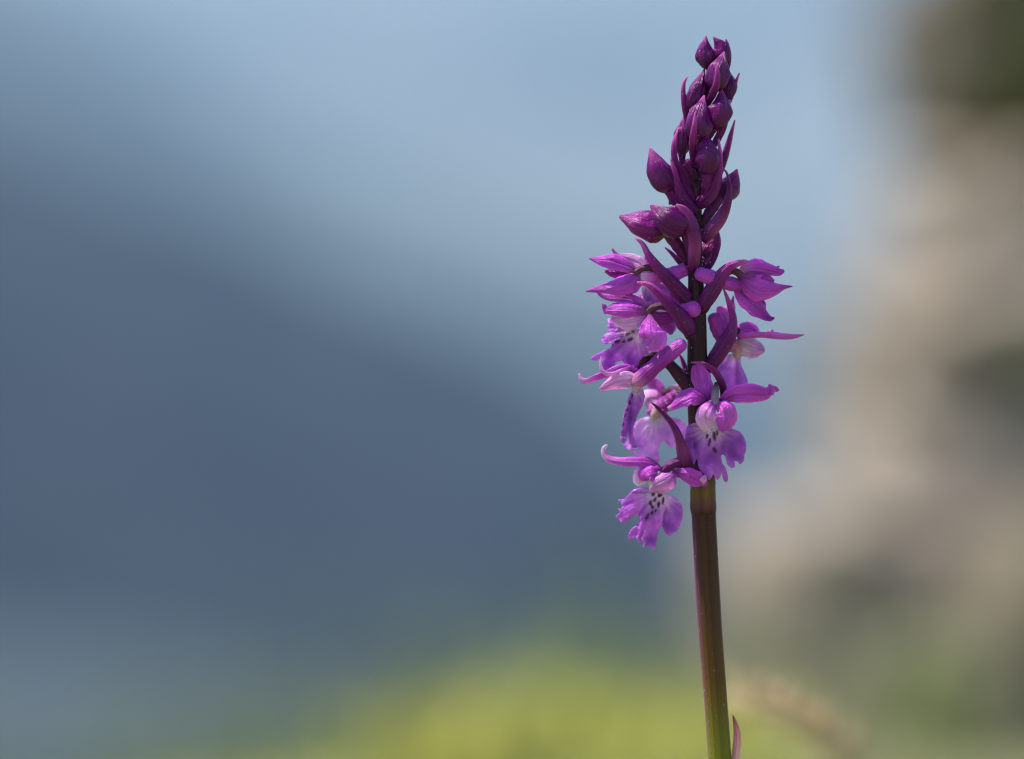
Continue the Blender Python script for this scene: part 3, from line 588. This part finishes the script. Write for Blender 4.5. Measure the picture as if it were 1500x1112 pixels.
# ------------------------------------------------------------------ background: terrain, hills, rocks, meadow
def noise_mat(name, c1, c2, scale, rough=.9, bump=0.0, detail=6, c3=None, scale2=None):
    m, t, b = mat_new(name); N, L = t.nodes, t.links
    tc = N.new('ShaderNodeTexCoord')
    n1 = N.new('ShaderNodeTexNoise'); n1.inputs['Scale'].default_value = scale; n1.inputs['Detail'].default_value = detail
    L.new(tc.outputs['Object'], n1.inputs['Vector'])
    r = N.new('ShaderNodeValToRGB'); r.color_ramp.elements[0].position = .35; r.color_ramp.elements[1].position = .65
    r.color_ramp.elements[0].color = (*c1, 1); r.color_ramp.elements[1].color = (*c2, 1)
    L.new(n1.outputs['Fac'], r.inputs[0]); out = r.outputs[0]
    if c3 is not None:
        n2 = N.new('ShaderNodeTexNoise'); n2.inputs['Scale'].default_value = scale2; n2.inputs['Detail'].default_value = 8
        L.new(tc.outputs['Object'], n2.inputs['Vector'])
        mr = N.new('ShaderNodeMapRange'); mr.inputs[1].default_value = .5; mr.inputs[2].default_value = .62
        L.new(n2.outputs['Fac'], mr.inputs[0])
        mx = N.new('ShaderNodeMixRGB'); L.new(mr.outputs[0], mx.inputs[0]); L.new(out, mx.inputs[1]); mx.inputs[2].default_value = (*c3, 1)
        out = mx.outputs[0]
    L.new(out, b.inputs['Base Color']); b.inputs['Roughness'].default_value = rough; b.inputs['Specular IOR Level'].default_value = .2
    if bump:
        bp = N.new('ShaderNodeBump'); bp.inputs['Strength'].default_value = .6; bp.inputs['Distance'].default_value = bump
        L.new(n1.outputs['Fac'], bp.inputs['Height']); L.new(bp.outputs[0], b.inputs['Normal'])
    return m

def grid(name, fx, nu, nv, mat, kind='structure'):
    V = [fx(i/(nu-1), j/(nv-1)) for j in range(nv) for i in range(nu)]
    F = [(j*nu+i, j*nu+i+1, (j+1)*nu+i+1, (j+1)*nu+i) for j in range(nv-1) for i in range(nu-1)]
    o = mesh_obj(name, np.array(V), F, mat)
    o['kind'] = kind
    return o

VALLEY = -260.0
def ground_z(x, y):
    # the meadow is level, then rolls over an edge and falls to the valley
    e = max(0.0, min(1.0, (x-.1)/.4)); e = e*e*(3-2*e)
    edge = 1.7+3.0*e+0.12*noise.noise(Vector((x*1.3, 0, 3)))
    d = y-edge
    h = -0.07*max(y, 0)+0.25*max(-3, min(0, x-.05))*max(0, min(1, y/1.7))+0.05*math.exp(-((x-.07)/.22)**2-((y-1.5)/.5)**2)+0.012*noise.noise(Vector((x*3, y*3, 1)))-0.10*e*max(0, min(1, y-.4))
    if d > 0: h -= min(0.55*d*d, 0.75*d) if d < 1.5 else 0.75*d
    return max(h, VALLEY+8*noise.noise(Vector((x*.004, y*.004, 2))))
def gfx(u, v):
    sx = (u-.5)*2; x = math.copysign(abs(sx)**3.2, sx)*9000+sx*1.5
    y = -3+v*7+ (max(0, v-.35)/.65)**5*9500
    return (x, y, ground_z(x, y))
M_GROUND = noise_mat('meadow_soil', (.15, .17, .05), (.25, .27, .10), 6, bump=.01, c3=(.22, .20, .10), scale2=2)
grid('ground', gfx, 90, 160, M_GROUND)

def ridge_fn(pts, Y):
    xs = [p[0] for p in pts]; ys = [p[1] for p in pts]
    return lambda px: float(np.interp(px, xs, ys))
def hill(name, pts, Y, depth_, nscale, amp, mat, pxr=(-2500, 4000)):
    rf = ridge_fn(pts, Y); k = PX/D
    def fx(u, v):
        px = pxr[0]+u*(pxr[1]-pxr[0])
        zt = Z0+(556-rf(px))*k*Y
        s = math.sin(min(v*1.25, 1.25)*math.pi/2)
        z = VALLEY-6+(zt-VALLEY)*s
        yy = Y-depth_*(1-v*1.25)
        x = (px-750)*k*Y
        a = amp*min(1, v*3)
        z += a*noise.fractal(Vector((x*nscale, yy*nscale, 3)), 1.0, 2.0, 5)
        return (x, yy-D, z)
    return grid(name, fx, 160, 60, mat)
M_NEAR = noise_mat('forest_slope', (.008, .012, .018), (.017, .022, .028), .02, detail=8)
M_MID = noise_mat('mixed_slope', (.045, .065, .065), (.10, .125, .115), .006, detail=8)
M_PAST_HAZE = noise_mat('hazy_pasture_slope', (.03, .04, .045), (.05, .062, .065), .02, detail=8)  # pasture with the blue of valley haze painted into its colour
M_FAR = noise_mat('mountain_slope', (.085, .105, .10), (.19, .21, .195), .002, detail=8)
hill('hill', [(-2500, -500), (-600, -60), (-200, 80), (0, 160), (250, 275), (500, 385), (750, 480), (880, 570), (980, 690), (1070, 850), (1300, 1000), (4000, 1300)], 1100, 500, .008, 12, M_NEAR)
hill('hill', [(-2500, -600), (-600, -400), (-200, -220), (0, -90), (200, 50), (350, 160), (500, 230), (700, 290), (900, 380), (1100, 560), (1400, 700), (4000, 900)], 2000, 800, .004, 16, M_MID)
hill('hill', [(-2500, 700), (-300, 860), (200, 930), (600, 1020), (1000, 1100), (4000, 1300)], 720, 240, .01, 5, M_PAST_HAZE)
hill('mountain', [(-2500, -260), (-300, -240), (400, -220), (900, -200), (1150, -200), (1500, -230), (4000, -240)], 4500, 2600, .0016, 60, M_FAR)

# haze over the valley
def box(name, lo, hi, mat):
    V = [(x, y, z) for x in (lo[0], hi[0]) for y in (lo[1], hi[1]) for z in (lo[2], hi[2])]
    F = [(0, 1, 3, 2), (4, 6, 7, 5), (0, 4, 5, 1), (2, 3, 7, 6), (0, 2, 6, 4), (1, 5, 7, 3)]
    return mesh_obj(name, np.array(V), F, mat, smooth=False)
hm = bpy.data.materials.new('valley_air'); hm.use_nodes = True
ht = hm.node_tree
for nn in list(ht.nodes):
    if nn.type == 'BSDF_PRINCIPLED': ht.nodes.remove(nn)
pv = ht.nodes.new('ShaderNodeVolumePrincipled')
pv.inputs['Color'].default_value = (.255, .415, .645, 1); pv.inputs['Density'].default_value = .00020; pv.inputs['Anisotropy'].default_value = .2
ht.links.new(pv.outputs[0], [n for n in ht.nodes if n.type == 'OUTPUT_MATERIAL'][0].inputs['Volume'])
hz = box('haze', (-9500, -60, -280), (9500, 9800, 980), hm); hz['kind'] = 'stuff'

# rocks on the right-hand bank
M_ROCK = noise_mat('weathered_rock', (.19, .155, .12), (.31, .257, .203), 5, bump=.02, c3=(.17, .14, .105), scale2=3.5)
M_ROCKD = noise_mat('brown_rock', (.085, .070, .055), (.165, .135, .11), 6, bump=.02, c3=(.10, .09, .04), scale2=4)
def boulder(c, r, mat, label, seed, name='boulder'):
    n1, n2 = 64, 40; V = []; F = []
    for j in range(n2+1):
        for i in range(n1):
            th = 2*math.pi*i/n1; ph = math.pi*j/n2
            d = Vector((math.sin(ph)*math.cos(th), math.sin(ph)*math.sin(th), math.cos(ph)))
            k = 1+.20*noise.noise(d*1.6+Vector((seed, 0, 0)))+.13*noise.noise(d*4+Vector((0, seed, 0)))+.06*noise.noise(d*11+Vector((0, 0, seed)))+.035*noise.noise(d*23+Vector((seed, seed, 0)))-.10*max(0, .12-abs(noise.noise(d*2.6+Vector((seed*2, 1, 4)))))/.12
            q = Vector((max(-.72, min(.72, d.x)), max(-.72, min(.72, d.y)), max(-.78, min(.78, d.z))))*1.25
            V.append((c[0]+q.x*k*r[0], c[1]+q.y*k*r[1], c[2]+q.z*k*r[2]))
    for j in range(n2):
        for i in range(n1):
            F.append((j*n1+i, (j+1)*n1+i, (j+1)*n1+(i+1) % n1, j*n1+(i+1) % n1))
    o = mesh_obj(name, np.array(V), F, mat)
    return tag(o, label, 'boulder', 'boulders on the bank at right')
def pxr(n, Y): return n*PX*Y/D
Y = 3.6
boulder(at(1500, 660, Y), (pxr(290, Y), .35, pxr(230, Y)), M_ROCK, 'large pale tan boulder in the middle of the bank at right', 1)
boulder(at(1560, 380, Y+.25), (pxr(290, Y), .35, pxr(150, Y)), M_ROCK, 'beige boulder resting above the large tan boulder', 2)
boulder(at(1470, 100, Y+.45), (pxr(210, Y), .3, pxr(180, Y)), M_ROCKD, 'dark brown boulder topmost on the bank below the shrub', 3)
boulder(at(1570, 1000, Y-.6), (pxr(170, Y), .25, pxr(190, Y)), M_ROCKD, 'low brown boulder at the foot of the bank in the grass', 4)
boulder(at(1250, 930, Y-.35), (pxr(190, Y), .28, pxr(165, Y)), M_ROCK, 'low pale boulder leftmost at the foot of the bank', 14)

# leafy things
def leaf_cloud(name, c, r, n, size, mats, parent=None, seed=0, up=0.3):
    rr = random.Random(seed); V = []; F = []
    for _ in range(n):
        d = Vector((rr.gauss(0, 1), rr.gauss(0, 1), rr.gauss(0, 1))).normalized()*rr.uniform(.45, 1)**.5
        k = 1+.4*noise.noise(d*2.2+Vector((seed, 0, 0)))
        p = Vector((c[0]+d.x*r[0]*k, c[1]+d.y*r[1]*k, c[2]+d.z*r[2]*k))
        a = Vector((rr.uniform(-1, 1), rr.uniform(-1, 1), rr.uniform(-.3, 1)+up)).normalized(); b = a.orthogonal().normalized()
        s = size*rr.uniform(.6, 1.3); i = len(V)
        V += [tuple(p-a*s), tuple(p+b*s*.42), tuple(p+a*s), tuple(p-b*s*.42)]; F.append((i, i+1, i+2, i+3))
    return mesh_obj(name, np.array(V), F, mats, parent, smooth=False)
def leaf_mat(name, c):
    m, t, b = mat_new(name); N, L = t.nodes, t.links
    oi = N.new('ShaderNodeTexCoord'); n1 = N.new('ShaderNodeTexNoise'); n1.inputs['Scale'].default_value = 14
    L.new(oi.outputs['Object'], n1.inputs['Vector'])
    mr = N.new('ShaderNodeMapRange'); mr.inputs[1].default_value = .3; mr.inputs[2].default_value = .7; mr.inputs[3].default_value = .6; mr.inputs[4].default_value = 1.4
    L.new(n1.outputs['Fac'], mr.inputs[0])
    sc = N.new('ShaderNodeVectorMath'); sc.operation = 'SCALE'; sc.inputs[0].default_value = c; L.new(mr.outputs[0], sc.inputs['Scale'])
    L.new(sc.outputs[0], b.inputs['Base Color']); b.inputs['Roughness'].default_value = .55
    tr = N.new('ShaderNodeBsdfTranslucent'); L.new(sc.outputs[0], tr.inputs[0])
    mx = N.new('ShaderNodeMixShader'); mx.inputs[0].default_value = .35
    out = [q for q in N if q.type == 'OUTPUT_MATERIAL'][0]
    L.new(b.outputs[0], mx.inputs[1]); L.new(tr.outputs[0], mx.inputs[2]); L.new(mx.outputs[0], out.inputs[0])
    return m
M_LEAFD = leaf_mat('dark_leaf', (.07, .08, .025))
M_LEAFM = leaf_mat('mid_leaf', (.14, .16, .05))
M_GRASS = leaf_mat('grass_blade', (.22, .25, .08))
M_SPURGE = leaf_mat('spurge_leaf', (.45, .43, .09))
M_TWIG = noise_mat('twig_bark', (.10, .07, .05), (.2, .15, .1), 40)

def shrub(c, r, n, size, mat, label, seed, foot):
    g = empty('shrub', loc=(c[0], c[1], foot))
    tag(g, label, 'shrub')
    rr = random.Random(seed)
    o = leaf_cloud('foliage', (0, 0, c[2]-foot), r, n, size, mat, g, seed)
    V = []; F = []
    for _ in range(9):
        a = Vector((rr.uniform(-.03, .03), rr.uniform(-.03, .03), 0)); b = Vector((rr.uniform(-.8, .8)*r[0], rr.uniform(-.8, .8)*r[1], c[2]-foot+rr.uniform(-.2, .8)*r[2]))
        for q, w_ in ((a, .008), (b, .003)):
            for k in range(5):
                V.append((q.x+w_*math.cos(k*1.2566), q.y+w_*math.sin(k*1.2566), q.z))
        i = len(V)-10
        for k in range(5): F.append((i+k, i+(k+1) % 5, i+5+(k+1) % 5, i+5+k))
    mesh_obj('branches', np.array(V), F, M_TWIG, g)
    return g
c = at(1600, 110, 3.75); shrub(c, (pxr(150, Y), .2, pxr(170, Y)), 1600, .028, M_LEAFD, 'dark green shrub growing on top of the bank at right', 11, c[2]-.25)
c = at(1560, 545, 3.35); shrub(c, (pxr(100, Y), .15, pxr(45, Y)), 600, .02, M_LEAFM, 'small olive shrub growing between the two pale boulders', 12, c[2]-.1)

c = at(1375, 1010, 2.7); shrub(c, (pxr(60, 2.7), .08, pxr(75, 2.7)), 500, .014, M_GRASS, 'low bright green plant at the foot of the boulders', 13, ground_z(c[0], c[1]))
# meadow grass, one mass of blades
V, F = [], []; V2, F2 = [], []
rr = random.Random(5)
def sward(x, y): return (V2, F2) if x-.13+.12*noise.noise(Vector((x*4, y*4, 7))) > 0 and rr.random() < .8 else (V, F)
for _ in range(15000):
    y = rr.uniform(.05, 3.0)**1.0; x = rr.uniform(-.75, 1.0)*(.4+y*.6)
    z = ground_z(x, y)
    if z < -.7: continue
    h = rr.uniform(.015, .06); w_ = rr.uniform(.0012, .0028); a = rr.uniform(0, 2*math.pi)
    dx, dy = math.cos(a), math.sin(a); ln = rr.uniform(0, .6)*h
    VV, FF = sward(x, y); i = len(VV)
    VV += [(x-dy*w_, y+dx*w_, z-.004), (x+dy*w_, y-dx*w_, z-.004), (x+dx*ln*.4+dy*w_*.7, y+dy*ln*.4-dx*w_*.7, z+h*.6), (x+dx*ln*.4-dy*w_*.7, y+dy*ln*.4+dx*w_*.7, z+h*.6), (x+dx*ln, y+dy*ln, z+h)]
    FF += [(i, i+1, i+2, i+3), (i+3, i+2, i+4)]
for _ in range(620):                                   # thin taller bents standing above the sward
    y = rr.uniform(.9, 1.75); x = rr.uniform(-.36, .75)
    z = ground_z(x, y); h = rr.uniform(.03, .20)*rr.uniform(.6, 1); w_ = rr.uniform(.0008, .0016); a = rr.uniform(0, 2*math.pi)
    px_ = x; lx, ly = rr.uniform(-.03, .03), rr.uniform(-.03, .03); VV, FF = sward(x, y); i = len(VV)
    VV += [(x-w_, y, z-.004), (x+w_, y, z-.004), (x+lx*.4+w_*.8, y+ly*.4, z+h*.6), (x+lx*.4-w_*.8, y+ly*.4, z+h*.6), (x+lx, y+ly, z+h)]
    FF += [(i, i+1, i+2, i+3), (i+3, i+2, i+4)]
go = mesh_obj('grass', np.array(V), F, M_GRASS, smooth=False)
tag(go, 'yellow green meadow grass below the orchid', 'grass', kind='stuff')
g2 = mesh_obj('grass', np.array(V2), F2, leaf_mat('dry_blade', (.36, .32, .19)), smooth=False)
tag(g2, 'pale dry meadow grass in front of the boulders', 'grass', kind='stuff')

# yellow-green spurge cushions in the meadow
def spurge(x, y, r, h, label, seed):
    z = ground_z(x, y)
    g = empty('spurge', loc=(x, y, z)); tag(g, label, 'plant', 'yellow green cushions in the meadow')
    leaf_cloud('foliage', (0, 0, h*.5), (r, r, h*.6), 1100, .009, M_SPURGE, g, seed, up=.6)
    V = []; F = []; q = random.Random(seed)
    for _ in range(14):
        bx, by = q.uniform(-.7, .7)*r, q.uniform(-.7, .7)*r; i = len(V)
        for (sx, sy, sz, w_) in ((0, 0, -.005, .003), (bx, by, h*.9, .0015)):
            for k in range(4): V.append((sx+w_*math.cos(k*1.5708), sy+w_*math.sin(k*1.5708), sz))
        for k in range(4): F.append((i+k, i+(k+1) % 4, i+4+(k+1) % 4, i+4+k))
    mesh_obj('stems', np.array(V), F, M_GRASS, g)
spurge(.035, 1.0, .13, .055, 'broad yellow green cushion plant right of centre behind the orchid stem', 21)
spurge(-.12, .85, .10, .04, 'small yellow green cushion plant left of the broad cushion', 22)

# dry grass head leaning in at the bottom right
dg = empty('dry_grass', loc=tuple(P(1420, 1700, 1050)))
tag(dg, 'dry straw coloured grass head leaning at bottom right behind the stem', 'grass')
base = np.array(dg.location)
M_STRAW = leaf_mat('dry_straw', (.62, .47, .27))
def tube_at(parent, name, pts, mat):
    o = tube(parent, name, pts, [(0, DK), (1, DK)], mat=mat, nr=8, n=24); 
    for v in o.data.vertices: v.co = Vector(np.array(v.co)-base)
    return o
HEAD = [(1285, 1165, 1050, 3), (1235, 1098, 1050, 3), (1190, 1062, 1050, 3), (1140, 1036, 1050, 2.5), (1096, 1022, 1050, 2), (1075, 1020, 1050, 1)]
tube_at(dg, 'stem', [(1420, 1700, 1050, 5), (1385, 1420, 1050, 4.5), (1330, 1240, 1050, 4), (1285, 1165, 1050, 3)], M_STRAW)
hd = tube_at(dg, 'seed_head', HEAD, M_STRAW)
hq = cr(HEAD, 40)
for k in range(52):
    a = hq[int(6+k*32/52)]; sd_ = k % 4; ang = [-38, 30, -15, 50][sd_]
    b = hq[min(int(6+k*32/52)+1, 39)]
    dirx = math.atan2(b[1]-a[1], b[0]-a[0])+R(ang)
    L_ = rng.uniform(38, 60)
    x1_, y1_ = a[0]+math.cos(dirx)*L_, a[1]+math.sin(dirx)*L_
    o = tube(hd, 'spikelet', [(a[0], a[1], a[2], 1), ((a[0]*.6+x1_*.4), (a[1]*.6+y1_*.4), a[2]+rng.uniform(-10, 10), rng.uniform(6, 9)), (x1_, y1_, a[2]+rng.uniform(-14, 14), .8)], mat=M_STRAW, nr=6, n=7)
    for v in o.data.vertices: v.co = Vector(np.array(v.co)-base)
